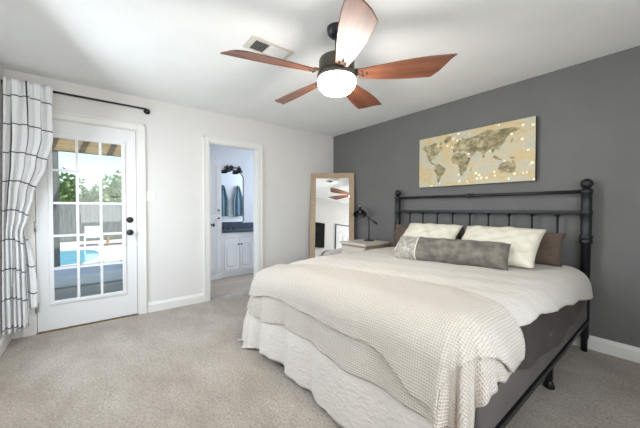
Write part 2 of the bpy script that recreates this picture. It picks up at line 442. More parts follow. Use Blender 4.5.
# windows (left wall, and an added one behind the viewer)
def window(name, axis, a0,a1,z0,z1, pos, sgn):
    r=MB(); 
    def bx(mb,a,b_,c,d_,n0,n1):
        lo,hi=sorted((pos+sgn*n0,pos+sgn*n1))
        if axis=='x': mb.box(a,b_,lo,hi,c,d_)
        else: mb.box(lo,hi,a,b_,c,d_)
    t_=.045
    for a,b_,c,d_ in ((a0,a0+t_,z0,z1),(a1-t_,a1,z0,z1),(a0,a1,z0,z0+t_),(a0,a1,z1-t_,z1),(a0,a1,(z0+z1)/2-.02,(z0+z1)/2+.02)): bx(r,a,b_,c,d_,-.05,-.02)
    root=S(name, r, M['trim'])
    g=MB(); bx(g,a0+t_,a1-t_,z0+t_,z1-t_,-.038,-.034); g.build('glass', M['glass'], root)
    c=MB()
    for a,b_,c0,d_ in ((a0-.07,a0,z0-.07,z1+.07),(a1,a1+.07,z0-.07,z1+.07),(a0,a1,z0-.07,z0),(a0,a1,z1,z1+.07)): bx(c,a,b_,c0,d_,0,.015)
    c.build('window_casing', M['trim'], root)
window('window_1','x',LW0,LW1,LZ0,LZ1,YL,1)
window('added_fill_window','y',FW0,FW1,FZ0,FZ1,XF,-1)  # unseen window, put in to carry the front fill lamp

# ================================================================== CEILING FAN
FX,FY=2.277,-1.958
fan=thing('ceiling_fan','five-blade ceiling fan with reddish wood blades and a lit round glass light','ceiling fan',(FX,FY,H))
MB().lathe([(.068,0),(.068,-.012),(.062,-.04),(.04,-.062),(.02,-.068)]).build('canopy', M['black_metal'], fan)
MB().lathe([(.013,-.06),(.013,-.17)]).build('downrod', M['bronze'], fan)
MB().lathe([(.02,-.165),(.032,-.178),(.06,-.19),(.098,-.203),(.118,-.216),(.123,-.232),(.123,-.30),(.115,-.315),(.10,-.32)],n=40).build('motor_housing', M['bronze'], fan)
MB().lathe([(.10,-.318),(.136,-.322),(.138,-.345),(.134,-.35),(.11,-.35)],n=40).build('light_ring', M['bronze'], fan)
gl=MB().lathe([(.128,-.348),(.134,-.362),(.133,-.385),(.124,-.408),(.100,-.435),(.055,-.453),(0,-.459)],n=40).build('light_globe', M['bulb_glass'], fan)
tag(gl,'glowing white frosted glass light globe')
def blade_mesh():
    # outline along x (radius) with half widths on either side; slightly S-shaped, slanted tip
    n=26; x0,x1=.150,.748
    lead=[]; trail=[]
    for i in range(n+1):
        t=i/n
        wl=.040+.055*sin(min(1,t*1.2)*pi/2)**1.2
        wt=.040+.042*sin(min(1,t*1.25)*pi/2)
        lead.append((x0+(x1-x0)*t, wl)); trail.append((x0+(x1-x0-.10)*t, -wt))
    # tip corner easing
    mb=MB(); nx=n; ny=8
    def fn(i,j,zz):
        a=lead[i]; b_=trail[i]; s_=j/ny
        x=a[0]*(1-s_)+b_[0]*s_ + (.010*sin(pi*s_)-.016*max(0,s_-.75)/.25+.012*max(0,.2-s_)/.2)*(i/n)**8; y=a[1]*(1-s_)+b_[1]*s_
        if i>n-2:
            pass
        z=zz + y*.27 + .006*(1-(2*s_-1)**2)
        return (x,y,z)
    flip=lambda p:(p[0],-p[1],p[2])
    top=[fn(i,j,.005) for i in range(n+1) for j in range(ny+1)]; bot=[fn(i,j,-.005) for i in range(n+1) for j in range(ny+1)]
    N=len(top); fs=[]
    q=lambda i,j: i*(ny+1)+j
    for i in range(n):
        for j in range(ny):
            fs.append((q(i,j),q(i+1,j),q(i+1,j+1),q(i,j+1))); fs.append(tuple(N+k for k in (q(i,j),q(i,j+1),q(i+1,j+1),q(i+1,j))))
    ring=[q(i,0) for i in range(n+1)]+[q(n,j) for j in range(1,ny+1)]+[q(i,ny) for i in range(n-1,-1,-1)]+[q(0,j) for j in range(ny-1,0,-1)]
    for k in range(len(ring)):
        a=ring[k]; b_=ring[(k+1)%len(ring)]; fs.append((a,N+a,N+b_,b_))
    top=[flip(p) for p in top]; bot=[flip(p) for p in bot]
    mb.add(top+bot, fs, 0, None, False)
    return mb
def scr_mb():
    mb=MB()
    for x,y in ((.175,.018),(.175,-.018),(.205,0)): mb.lathe([(.0,-.014),(.006,-.012),(.008,-.006),(.008,-.004)],(x,y,y*-.27),(0,0,1),10)
    return mb
bl=None
for k in range(5):
    a=radians(41+72*k)
    if bl is None:
        bl=blade_mesh().build('blade', M['walnut'], fan, bevel=.003)
        br=MB().obox((.135,0,.012),(1,0,0),(0,1,-.27),(0,.27,1),.045,.03,.004).build('blade_bracket', M['bronze'], bl)
        sc=scr_mb().build('screws', M['bronze'], bl)
        o=bl
    else: o=copy_tree(bl, fan)
    o.location=(0,0,-.325+0.0); o.rotation_euler=(0,0,a)
fl=lamp('fan_bulb','POINT',14,(1,.96,.90),(FX,FY,H-.53)); fl.data.shadow_soft_size=.1

# ceiling register
v=thing('ceiling_vent','white rectangular ceiling air register with dark louvres beside the fan','vent',(1.755,-2.2,H))
fr=MB(); fr.box(-.09,.09,-.18,.18,-.008,-.0005); fr.build('faceplate', mat('cream vent paint', srgb(206,201,190), .5), v, bevel=.003)
lv=MB()
for k in range(9):
    y=-.135+.012*k; lv.box(-.06,.06,y,y+.006,-.0125,-.008)
lv.build('louvres', M['dark_slot'], v)
lv=MB()
for k in range(14):
    y=-.02+.012*k; lv.box(-.06,.06,y,y+.008,-.0125,-.008)
tag(lv.build('louvres', M['plastic'], v),'closed white louvres')

# ================================================================== BED
BX0,BX1,BY0,BY1=1.385,3.335,-.13,-2.19
bed=thing('bed','king-size bed with black tube-metal headboard, grey box spring and mattress','bed',((BX0+BX1)/2,-1.1,0))
bcx,bcy=(BX0+BX1)/2,-1.1
def bb(): return MB()
def P(mb,name,m,**k): 
    o=mb.build(name,m,bed,**k); o.location=(-bcx,-bcy,0); return o
HY=-.085; PX0,PX1=1.412,3.290
for x in (PX0,PX1):
    p=MB()
    prof=[(.022,0),(.022,.10),(.030,.12),(.032,.90),(.040,.905),(.046,.916),(.042,.928),(.036,.934),(.042,.940),(.047,.952),(.042,.964),(.036,.972),(.036,1.14),(.041,1.148),(.042,1.158),(.041,1.168),(.036,1.176),(.036,1.315),(.042,1.322),(.042,1.342),(.034,1.35),(.024,1.356),(.022,1.362)]
    p.lathe(prof,(x,HY,0),(0,0,1),24)
    o=P(p,'headboard_post',M['black_metal'])
    f_=MB().sphere((x,HY,1.397),.042); f_.build('finial',M['black_metal'],o)
P(MB().cyl((PX0,HY,1.332),(PX1,HY,1.332),.015),'top_rail',M['black_metal'])
k=MB()
for x in (2.335,2.375): k.lathe([(.013,-.02),(.02,-.016),(.024,0),(.02,.016),(.013,.02)],(x,HY,1.332),(1,0,0),18)
P(k,'rail_knot',M['black_metal'])
P(MB().box(PX0,PX1,HY-.011,HY+.011,1.145,1.173),'middle_rail',M['black_metal'],bevel=.004)
P(MB().cyl((PX0,HY,.47),(PX1,HY,.47),.013),'lower_rail',M['black_metal'])
sx=[PX0+(PX1-PX0)*k/10 for k in range(1,10)]
for x in sx:
    s_=MB().cyl((x,HY,.47),(x,HY,1.15),.0085)
    s_.lathe([(.0085,0),(.012,.02),(.020,.034),(.022,.04)],(x,HY,1.11),(0,0,1),12)
    P(s_,'spindle',M['black_metal'])
ar=MB()
xs=[PX0]+sx+[PX1]
for a,b_ in zip(xs[:-1],xs[1:]):
    pts=[(a+(b_-a)*t/10, HY, 1.118+.027*sin(pi*t/10)**.6) for t in range(11)]
    ar.tube(pts,.005,6)
P(ar,'rail_arches',M['black_metal'])
fr=MB()
zr=.265
fr.box(BX1-.055,BX1-.016,BY1+.08,HY,zr-.022,zr+.004)
fr.box(BX0+.005,BX0+.045,BY1+.08,HY,zr-.03,zr+.005)
for y in (-.95,-2.05): fr.box(BX0+.02,BX1-.02,y-.018,y+.018,zr-.03,zr)
P(fr,'bed_frame',M['black_metal'])
for x in (BX0+.09,(BX0+BX1)/2,BX1-.085):
    for y in (-.93,-2.03):
        l=MB().box(x-.018,x+.018,y-.018,y+.018,.05,zr-.02).lathe([(.030,0),(.032,.008),(.024,.035),(.014,.06)],(x,y,0),(0,0,1),16)
        P(l,'leg',M['black'])
def rbox(x0,x1,y0,y1,z0,z1,r,wob=0,nx=40,ny=40):
    """soft rounded box via superellipse side"""
    mb=MB(); b=bmesh.new(); bmesh.ops.create_cube(b,size=1)
    for v_ in b.verts: v_.co=Vector((x0+(x1-x0)*(v_.co.x+.5), y0+(y1-y0)*(v_.co.y+.5), z0+(z1-z0)*(v_.co.z+.5)))
    bmesh.ops.bevel(b,geom=b.edges[:]+b.verts[:],offset=r,segments=5,profile=.5,affect='EDGES')
    b.verts.index_update(); b.verts.ensure_lookup_table()
    mb.add([v_.co.copy() for v_ in b.verts],[tuple(v_.index for v_ in f_.verts) for f_ in b.faces],0,None,True); b.free(); return mb
tag(P(rbox(BX0+.02,BX1-.020,BY1+.05,BY0,.27,.475,.025),'box_spring',M['box_cover']),'grey fabric covered box spring')
tag(P(rbox(BX0+.12,BX1-.065,BY1+.14,BY0,.455,.665,.10),'mattress',M['mattress_cover']),'mattress in a brown grey cover')
# loose mattress cover hanging over the right side with an uneven hem
def cov(u,v_):
    y=BY0-.03+(BY1+.08-BY0)*u
    hem=.475-.10*max(0,sin(pi*min(1,max(0,(u-.05)/.85))))**1.2+.012*sin(u*23)
    z=.66+(hem-.66)*v_
    return ((BX1-.060+.054*v_+.004*sin(u*40+v_*3)*v_, y, z),(y,z))
P(MB().grid(60,8,cov),'mattress_cover',M['mattress_cover'],solid=.004)

# ---- draped cloths
RX0,RX1,RY1=BX0,BX1-.02,BY1+.02
def drape(a,b_,top,off,flare=.10,fold=.018,seed=0.,floor=.012,puff=0,rr=.13):
    """cloth point at flat coordinate (a,b_) laid on the mattress, hanging where it passes the edge"""
    if fold is None: fold=.018+.020*max(0,(a-2.4))*min(1,max(0,(-b_-.9)/.9))
    ix0,ix1,iy=RX0+rr,RX1-rr,RY1+rr
    cx=min(max(a,ix0),ix1); cy=max(b_,iy)
    dx,dy=a-cx,b_-cy; d=hypot(dx,dy)
    z=top+off+puff
    kc=max(0,1-hypot(cx-ix0,cy-iy)/.62)**2
    z-=.072*kc; flare=flare+.05*kc; fold=fold*(1+.8*kc)
    if d<1e-6: return Vector((a,b_,z))
    ux,uy=dx/d,dy/d
    R=rr+off
    per=cx*1.0 - cy*1.0*(1 if cx>2 else -1)+ atan2(uy,ux)*.8
    if d<R*pi/2:
        t=d/R; out=R*sin(t); dz=R*(1-cos(t)); fa=.25*fold*(t/(pi/2))
    else:
        h=d-R*pi/2; out=R+h*flare; dz=R+h*sqrt(1-min(.9,flare)**2)
        fa=fold*(.25+min(1,h/.3)*.9)
    ph=per*13+seed+1.3*sin(per*4.1+seed)
    out+=fa*(.9+sin(ph)+.45*sin(ph*2.3+1))*.85
    zz=z-dz
    if zz<floor: out+=(floor-zz)*.6; zz=floor+.006*(1+sin(ph*1.7))
    return Vector((cx+ux*out, cy+uy*out, zz))
def cloth(mb, ax0, ax1, by0, by1, nx, ny, top, off, a_lo=None, a_hi=None, b_lo=None, wr=0, **kw):
    def fn(u,v_):
        b0=by0; b1=by1
        lo=ax0; hi=ax1
        b_=b0+(b1-b0)*v_
        if a_lo: lo=a_lo(b_)
        if a_hi: hi=a_hi(b_)
        a=lo+(hi-lo)*u
        if b_lo: b_=b0+(b_lo(a)-b0)*v_
        p=drape(a,b_,top,off,**kw)
        w_=wr*(sin(a*17+b_*9)+sin(a*7-b_*23+1)+.6*sin(a*41+b_*31)*sin(b_*37-a*12))
        p.z+=w_
        return (tuple(p),(a,b_))
    return mb.grid(nx,ny,fn)
TOP=.685
def a_hi_q(b_):   # right edge: hangs ~.2 at the head, barely at the foot
    t=min(1,max(0,(-b_-.15)/1.9)); return RX1+.185-.27*t+.08*t*t+.006*sin(b_*14)
def b_lo_q(a): return RY1-.615+.03*sin(a*4.3+.4)+.20*max(0,1-(a-RX0+.5)/.6)
q=MB(); cloth(q, RX0-.39, None, -.16, RY1-.66, 150, 170, TOP, .016, a_lo=lambda b_:RX0-.39+.10*max(0,(-b_-1.9)/.9), a_hi=a_hi_q, b_lo=b_lo_q, wr=.0022, flare=.07, fold=None, seed=1.)
quilt=q.build('quilt', M['quilt'], solid=.008)
tag(quilt,'white crinkle-textured quilt spread over the bed, hanging to the floor at the foot','quilt')
th=thing('throw_blanket','cream waffle-knit blanket folded over the foot of the bed','blanket',(2.4,-2.0,TOP))
def TB(mb,name,m,**k):
    o=mb.build(name,m,th,**k); o.location=(-2.4,2.0,-TOP); return o
def b_top(a):  # back edge of the throw on the bed
    t=(a-RX0)/(RX1-RX0); return -1.98+.30*min(1,max(0,t*1.25))-.10*max(0,t-.85)/.15
def throw(layer):
    mb=MB(); nx,ny=170,80
    off=(.030,.048)[layer]
    def hem(a):
        if layer==0: return RY1-.345-.015*sin(a*5)+.10*max(0,(RX0+.25-a)/.3)
        t=min(1,max(0,(a-2.98)/.35)); return RY1-.19-.012*sin(a*5+1)-.13*t**1.5+.06*max(0,(RX0+.2-a)/.3)
    def right(b_):
        base=RX1+.165+.01*sin(b_*12)
        if layer==0: return base-.03*min(1,max(0,(-b_-2.1)/.3))
        t=min(1,max(0,(-b_-1.98)/.42)); return base-.27*t
    lo=(RX0-.16,RX0-.20)[layer]
    def fn(u,v_):
        # two passes so that the right edge follows the row
        a=lo+(RX1+.18-lo)*u
        bt=b_top(a)-(.0 if layer else .03)
        b_=bt+(hem(a)-bt)*v_
        a=lo+(right(b_)-lo)*u
        p=drape(a,b_,TOP,off,flare=.07,fold=None,seed=1.)
        p.z+=.004*sin(a*9+b_*14)*(1 if v_>.05 else 0)
        return (tuple(p),(a,b_))
    return mb.grid(nx,ny,fn)
TB(throw(0),'lower_fold',M['waffle'],solid=.008)
TB(throw(1),'upper_fold',M['waffle'],solid=.010)

# ---- pillows
def pillow_mb(w_,h_,t_,sag=0,seed=0,ear=.05,n=30,mi=0,band=None):
    mb=MB()
    for side in (1,-1):
        def fn(u,v_):
            a=2*u-1; b_=2*v_-1
            prof=max(0,(1-a**4))**.55*max(0,(1-b_**4))**.55
            pinch=1-ear*(1-abs(a)**3)*abs(b_)**4*1.0
            pinchx=1-ear*.9*(1-abs(b_)**3)*abs(a)**4
            x=a*w_/2*pinchx; y=b_*h_/2*pinch
            wr=.6*(.008*sin(a*7+seed)*sin(b_*5+seed*2)+.006*sin(a*15+b_*9+seed)+.004*sin(a*9-b_*14+2*seed))
            z=side*(t_/2*prof+wr*prof*1.5)-sag*(a*a)*.5
            return ((x,y,z),(x,y))
        mb.grid(n,n,fn)
    return mb
def orient(o, c, ex, ey):
    """place local x along ex, local y along ey (z = ex x ey), centre c"""
    ex=Vector(ex).normalized(); ey=Vector(ey); ey=(ey-ex*ey.dot(ex)).normalized(); ez=ex.cross(ey)
    mt=Matrix((ex,ey,ez)).transposed().to_4x4(); mt.translation=Vector(c); o.matrix_world=mt
def weld(o):
    bm=bmesh.new(); bm.from_mesh(o.data); bmesh.ops.remove_doubles(bm,verts=bm.verts[:],dist=.0006); bmesh.ops.recalc_face_normals(bm,faces=bm.faces[:]); bm.to_mesh(o.data); bm.free()
BT=TOP+.022
def put_pillow(label,w_,h_,t_,m,c,ex,ey,seed=0,ear=.05):
    o=pillow_mb(w_,h_,t_,seed=seed,ear=ear).build('pillow',m); weld(o)
    orient(o,c,ex,ey); tag(o,label,'pillow','pillows on the bed')
    return o
put_pillow('taupe pillow against the left half of the headboard, mostly hidden behind a cream pillow',.90,.30,.13,M['taupe'],(1.86,-.185,.842),(1,0,0),(0,.10,.30),.5)
put_pillow('taupe pillow against the right half of the headboard, its wrinkled end showing',.88,.30,.13,M['taupe'],(2.735,-.195,.842),(1,0,0),(0,.13,.30),2.5)
put_pillow('cream pillow on the left, propped behind the embroidered end of the grey bolster',.62,.47,.13,M['cream_cloth'],(2.075,-.475,.868),(1,.06,0),(-.03,.36,.29),1.2,.07)
put_pillow('cream pillow on the right, propped behind the plain end of the grey bolster',.67,.45,.13,M['cream_cloth'],(2.745,-.455,.868),(1,0,0),(0,.34,.29),3.1,.07)
# long bolster cushion with an embroidered end
bo=thing('bolster_pillow','long grey bolster pillow with a silver embroidered end in front of the cream pillows','pillow',(2.455,-.775,BT+.094),radians(12))
def bolster(x0,x1):
    mb=MB()
    for side in (1,-1):
        def fn(u,v_):
            a=x0+(x1-x0)*u; b_=2*v_-1; an=a/.485
            prof=max(0,(1-abs(an)**7))**.6*max(0,(1-b_**4))**.55
            x=a*(1-.02*(1-abs(b_)**3)*abs(an)**6); y=b_*.13*(1-.07*(1-abs(an)**3))
            wr=(.006*sin(a*30+b_*3)+.004*sin(a*55-b_*4))*prof
            return ((x,y,side*(.082*prof+wr)),(x,y))
        mb.grid(int(60*(x1-x0))+6,20,fn)
    return mb
L=radians(48)
for nm,x0,x1,m in (('grey_section',-.255,.485,M['grey_velvet']),('embroidered_section',-.485,-.255,M['silver_cloth'])):
    o=bolster(x0,x1).build(nm,m,bo); weld(o); o.rotation_euler=(L,0,0)
ring=[(-.345, .117*(1 if False else 1)*cos(t)*1.0, .083*sin(t)) for t in [2*pi*k/32 for k in range(33)]]
pts=[]
for k in range(33):
    t=2*pi*k/32; b_=cos(t); pr=max(0,(1-b_**4))**.55
    pts.append((-.255, b_*.1195, (1 if sin(t)>=0 else -1)*.085*pr))
o=MB().tube(pts,.006,8).build('piping',M['cream_cloth'],bo); o.rotation_euler=(L,0,0)

# ================================================================== PAINTING
px0,px1,pz0,pz1=1.712,2.925,1.455,2.055
pt=MB(); pt.box(px0,px1,-.052,-.003,pz0,pz1,1); 
pt.box(px0+.0,px1-.0,-.0525,-.052,pz0,pz1,0)
pnt=pt.build('painting',[M['canvas'],M['canvas_side']])
tag(pnt,'wide canvas world map in cream and gold on the charcoal wall above the headboard','painting')
PWm,PHm=px1-px0,pz1-pz0
conts={
 'na':[(.04,.79),(.07,.87),(.12,.85),(.17,.88),(.20,.86),(.18,.80),(.21,.76),(.24,.79),(.25,.72),(.21,.66),(.18,.61),(.165,.56),(.14,.56),(.13,.50),(.16,.46),(.185,.43),(.175,.42),(.14,.46),(.11,.53),(.09,.62),(.08,.72)],
 'gl':[(.26,.88),(.29,.94),(.34,.95),(.33,.87),(.29,.81)],
 'ca':[(.215,.83),(.235,.88),(.25,.85),(.235,.81)],
 'sa':[(.18,.43),(.21,.45),(.25,.40),(.285,.34),(.27,.27),(.245,.20),(.225,.11),(.21,.06),(.20,.12),(.195,.22),(.165,.32)],
 'af':[(.345,.56),(.37,.61),(.42,.61),(.465,.59),(.49,.50),(.52,.48),(.50,.40),(.485,.30),(.46,.22),(.435,.17),(.42,.24),(.41,.36),(.39,.41),(.35,.43),(.335,.49)],
 'mg':[(.52,.30),(.53,.33),(.525,.24),(.512,.23)],
 'eu':[(.355,.63),(.355,.68),(.39,.72),(.385,.76),(.41,.84),(.45,.88),(.47,.84),(.54,.86),(.60,.90),(.66,.93),(.74,.90),(.84,.90),(.90,.86),(.87,.82),(.83,.81),(.80,.74),(.79,.67),(.765,.62),(.75,.55),(.72,.58),(.70,.50),(.68,.58),(.645,.55),(.625,.45),(.605,.55),(.57,.60),(.555,.54),(.525,.50),(.505,.58),(.47,.61),(.45,.64),(.42,.62),(.40,.66),(.375,.62)],
 'uk':[(.365,.74),(.37,.79),(.38,.78),(.378,.73)],
 'in':[(.70,.44),(.73,.40),(.77,.37),(.77,.39),(.74,.43),(.715,.47)],
 'ng':[(.81,.42),(.85,.41),(.875,.37),(.84,.38)],
 'jp':[(.83,.66),(.845,.72),(.85,.70),(.838,.64)],
 'au':[(.74,.24),(.755,.31),(.79,.34),(.82,.35),(.83,.32),(.85,.36),(.875,.27),(.87,.19),(.84,.14),(.80,.17),(.76,.16)],
 'nz':[(.93,.14),(.945,.17),(.94,.13),(.915,.09)],
}
rnd=random.Random(3)
lm=MB()
def rough_poly(poly):
    out=[]
    for k in range(len(poly)):
        a=poly[k]; b_=poly[(k+1)%len(poly)]; out.append(a)
        L_=hypot(b_[0]-a[0],(b_[1]-a[1])*.5)
        for t in ((.33,.66) if L_>.03 else (.5,)):
            j_=.006; out.append((a[0]+(b_[0]-a[0])*t+rnd.uniform(-j_,j_)*.6, a[1]+(b_[1]-a[1])*t+rnd.uniform(-j_,j_)*1.3))
    return out
from mathutils.geometry import tessellate_polygon
for k_,poly in conts.items():
    pl=rough_poly(poly); pts=[Vector((px0+PWm*a,-.0545,pz0+PHm*b_)) for a,b_ in pl]
    tri=tessellate_polygon([[Vector((p.x,p.z,0)) for p in pts]])
    n_=len(pts); back=[Vector((p.x,-.0524,p.z)) for p in pts]
    lm.add(pts+back, [tuple(t) for t in tri]+[(i,(i+1)%n_,n_+(i+1)%n_,n_+i) for i in range(n_)],0)
lo=lm.build('continents',M['land'],pnt,recalc=False); tag(lo,'olive brown painted continents')

# ================================================================== STANDING MIRROR
n_=Vector((cos(radians(-46.5))*cos(radians(6.2)), sin(radians(-46.5))*cos(radians(6.2)), sin(radians(6.2))))
rx=Vector((sin(radians(46.5)),cos(radians(46.5)),0))   # to the viewer's right along the mirror
ux=n_.cross(rx)*-1
if ux.z<0: ux=-ux
P0=Vector((.3,-.291,1.088))+n_*.03
# centre line at base
s_=-(P0.z)/ux.z
base=P0+ux*s_
cxm=.003    # shift along rx
mr=thing('standing_mirror','tall floor mirror in a pale oak frame leaning in the corner','mirror',base)
mr.rotation_euler=Matrix((rx,ux,n_)).transposed().to_euler()
MH=1.765/ux.z; MWd=.70; fwd=.083
lx0,lx1=-MWd/2+cxm,MWd/2+cxm
f=MB()
f.box(lx0,lx0+fwd,0.02,MH,-.03,.004).box(lx1-fwd,lx1,0.02,MH,-.03,.004).box(lx0+fwd,lx1-fwd,MH-fwd,MH,-.03,.004).box(lx0+fwd,lx1-fwd,.02,.02+fwd,-.03,.004)
f.build('frame',M['oak_frame'],mr,bevel=.003)
MB().box(lx0+fwd-.004,lx1-fwd+.004,.02+fwd-.004,MH-fwd+.004,-.02,-.006).build('mirror_glass',M['mirror'],mr)

# ================================================================== NIGHTSTAND + LAMP
NX0,NX1,NY0,NY1,NZ=.80,1.28,-.575,-.06,.732
ns=thing('nightstand','whitewashed oak nightstand with drawers between the leaning mirror and the bed','nightstand',((NX0+NX1)/2,(NY0+NY1)/2,0))
def NP(mb,name,m,**k):
    o=mb.build(name,m,ns,**k); o.location=(-(NX0+NX1)/2,-(NY0+NY1)/2,0); return o
NP(MB().box(NX0,NX1,NY0,NY1,NZ-.03,NZ),'top',M['washed'],bevel=.004)
NP(MB().box(NX0+.015,NX1-.012,NY0+.02,NY1-.005,.08,NZ-.031),'body',M['tan_wood'])
for z0,z1 in ((.50,.675),(.30,.48),(.10,.28)):
    d_=NP(MB().box(NX0+.03,NX1-.03,NY0+.004,NY0+.02,z0,z1),'drawer',M['washed'],bevel=.003)
    MB().box(NX0+.19,NX1-.19,NY0-.016,NY0-.008,(z0+z1)/2-.006,(z0+z1)/2+.006).box(NX0+.20,NX0+.21,NY0-.012,NY0+.006,(z0+z1)/2-.004,(z0+z1)/2+.004).box(NX1-.21,NX1-.20,NY0-.012,NY0+.006,(z0+z1)/2-.004,(z0+z1)/2+.004).build('handle',M['black_metal'],d_)
for x in (NX0+.04,NX1-.04):
    for y in (NY0+.045,NY1-.035): NP(MB().box(x-.018,x+.018,y-.018,y+.018,0,.08),'leg',M['tan_wood'])
lx,ly=1.003,-.20
tl=thing('desk_lamp','black metal desk lamp with a tilted dome shade on the nightstand','lamp',(lx,ly,NZ))
MB().lathe([(.075,0),(.075,.010),(.070,.014),(.012,.018)],n=28).build('base',M['black_metal'],tl)
MB().cyl((0,0,.012),(0,0,.325),.008).build('pole',M['black_metal'],tl)
jt=Vector((0,0,.318)); e1=Vector((.10,-.0,.268)); hd=Vector((-.165,-.0,.428))
MB().tube([e1,jt+Vector((0,0,.01)),hd],.0065,8).lathe([(.012,-.05),(.016,-.045),(.016,.03),(.010,.035)],e1,(jt-e1),14).sphere(jt,.014,14).build('arm',M['black_metal'],tl)
sh=MB(); ax=Vector((.42,-.45,-.8)).normalized(); so=hd+Vector((-.012,0,.012))
sh.lathe([(.018,-.05),(.022,-.03),(.024,0),(.05,.02),(.080,.045),(.096,.075),(.099,.085),(.095,.085),(.092,.074),(.074,.052),(.046,.026),(0,.02)],so,ax,28)
sh.build('lamp_shade',M['black_metal'],tl)
MB().lathe([(.013,-.085),(.013,-.05)],so,ax,14).build('socket',M['chrome'],tl)
MB().sphere(so+ax*.035,.02,14).build('bulb',M['chrome'],tl)

# ================================================================== CURTAIN + ROD
rod=thing('curtain_rod','black curtain rod with rounded return bracket above the patio door','curtain rod',(.0,-3.2,2.29))
RZ=2.29
def RP(mb,name): 
    o=mb.build(name,M['black_metal'],rod); o.location=(0,3.2,-2.29); return o
RP(MB().tube([(.09,YL+.03,RZ),(.09,-2.86,RZ),(.088,-2.83,RZ),(.078,-2.812,RZ),(.06,-2.805,RZ),(.012,-2.803,RZ)],.0105,12),'rod')
RP(MB().lathe([(.033,.0),(.033,.008),(.022,.014),(.013,.024)],(0.0005,-2.803,RZ),(1,0,0),22),'bracket')
RP(MB().lathe([(.02,.0),(.02,.008),(.012,.012)],(0.09,YL+.0005,RZ),(0,1,0),22),'bracket')
cu=thing('curtain','white curtain with black windowpane check pulled aside beside the patio door','curtain',(.09,-3.75,.12))
def interp(z,tab):
    for (z0,a0),(z1,a1) in zip(tab[:-1],tab[1:]):
        if z0>=z>=z1:
            t=(z0-z)/(z0-z1); t=t*t*(3-2*t); return a0+(a1-a0)*t
    return tab[-1][1]
RT=[(2.33,-3.575),(1.84,-3.575),(1.6,-3.625),(1.3,-3.715),(1.12,-3.75),(.98,-3.785),(.7,-3.775),(.12,-3.765)]
LT=[(2.33,-3.888),(1.6,-3.892),(1.0,-3.895),(.12,-3.895)]
def curt(u,v_):
    z=2.325+(.125-2.325)*v_
    yr=interp(z,RT); yl=interp(z,LT); wd=yr-yl
    amp=.016+.014*v_; nf=4.5
    y=yl+wd*u; ph=2*pi*nf*u+1.2*sin(v_*4)*sin(u*5)
    x=.124+amp*cos(ph)+.006*cos(2*pi*11*u)*(1-v_)**3+.14*(1-u)*min(1,max(0,v_-.1)*1.3)
    y+=wd/nf*.14*sin(2*ph)
    y=max(y,YL+.012)
    return ((x,y,z),(u*.66+.06,v_*2.2+.10+.02*sin(u*4)-.05*u*v_))
o=MB().grid(150,70,curt).build('panel',M['plaid'],cu,solid=.003); o.location=(-.09,3.75,-.12)
def tail(u,v_):   # the loose edge of the cloth that swings out below the gather
    z=1.02+(.28-1.02)*v_
    y0=-3.80; y1=-3.785+.075*sin(min(1,v_*1.25)*pi/2)
    y=y0+(y1-y0)*u; x=.062+.014*cos(2*pi*1.6*u+1)
    return ((x,y,z+.015*sin(u*6)),(u*.2+.78,v_*.74+1.4))
o=MB().grid(24,40,tail).build('loose_edge',M['plaid'],cu,solid=.003); o.location=(-.09,3.75,-.12)

# light switch and outlet
sw=thing('light_switch','white double light switch plate on the wall right of the patio door','light switch',(0,-2.785,1.33))
MB().box(.0005,.007,-.058,.058,-.058,.058).build('plate',M['plastic'],sw,bevel=.003)
for y in (-.023,.023): MB().box(.006,.009,y-.006,y+.006,-.012,.012).obox((.012,y,.004),(1,0,.6),(0,1,0),(-.6,0,1),.007,.004,.004).build('toggle',M['plastic'],sw)

# ================================================================== LEFT WALL THINGS SEEN IN THE MIRROR
tv=thing('television','flat black television on the left wall, seen in the leaning mirror','television',(2.12,YL,1.28))
MB().box(-.665,.665,.03,.07,-.38,.38).build('casing',M['black'],tv,bevel=.004)
MB().box(-.655,.655,.07,.0715,-.37,.37).build('screen',M['screen'],tv)
MB().box(-.15,.15,.0005,.03,-.1,.1).build('wall_bracket',M['black_metal'],tv)
fp=thing('framed_print','black-framed white print of thin grey arches on the left wall, seen in the mirror','picture',(3.575,YL,1.255))
f=MB(); a,b_=.33,.45
for q_ in ((-a,a,b_-.025,b_),(-a,a,-b_,-b_+.025),(-a,-a+.025,-b_,b_),(a-.025,a,-b_,b_)): f.box(q_[0],q_[1],.001,.03,q_[2],q_[3])
f.build('frame',M['black'],fp)
MB().box(-a+.02,a-.02,.002,.012,-b_+.02,b_-.02).build('print',M['paper'],fp)
ik=MB()
for cx_,r_,h_ in ((-.12,.10,.12),(.08,.09,.02)):
    pts=[(cx_-r_,.0135,-.2)]+[(cx_-r_*cos(pi*t/12),.0135,h_+r_*sin(pi*t/12)) for t in range(13)]+[(cx_+r_,.0135,-.2)]
    ik.tube(pts,.004,6)
ik.build('drawing',M['ink'],fp)

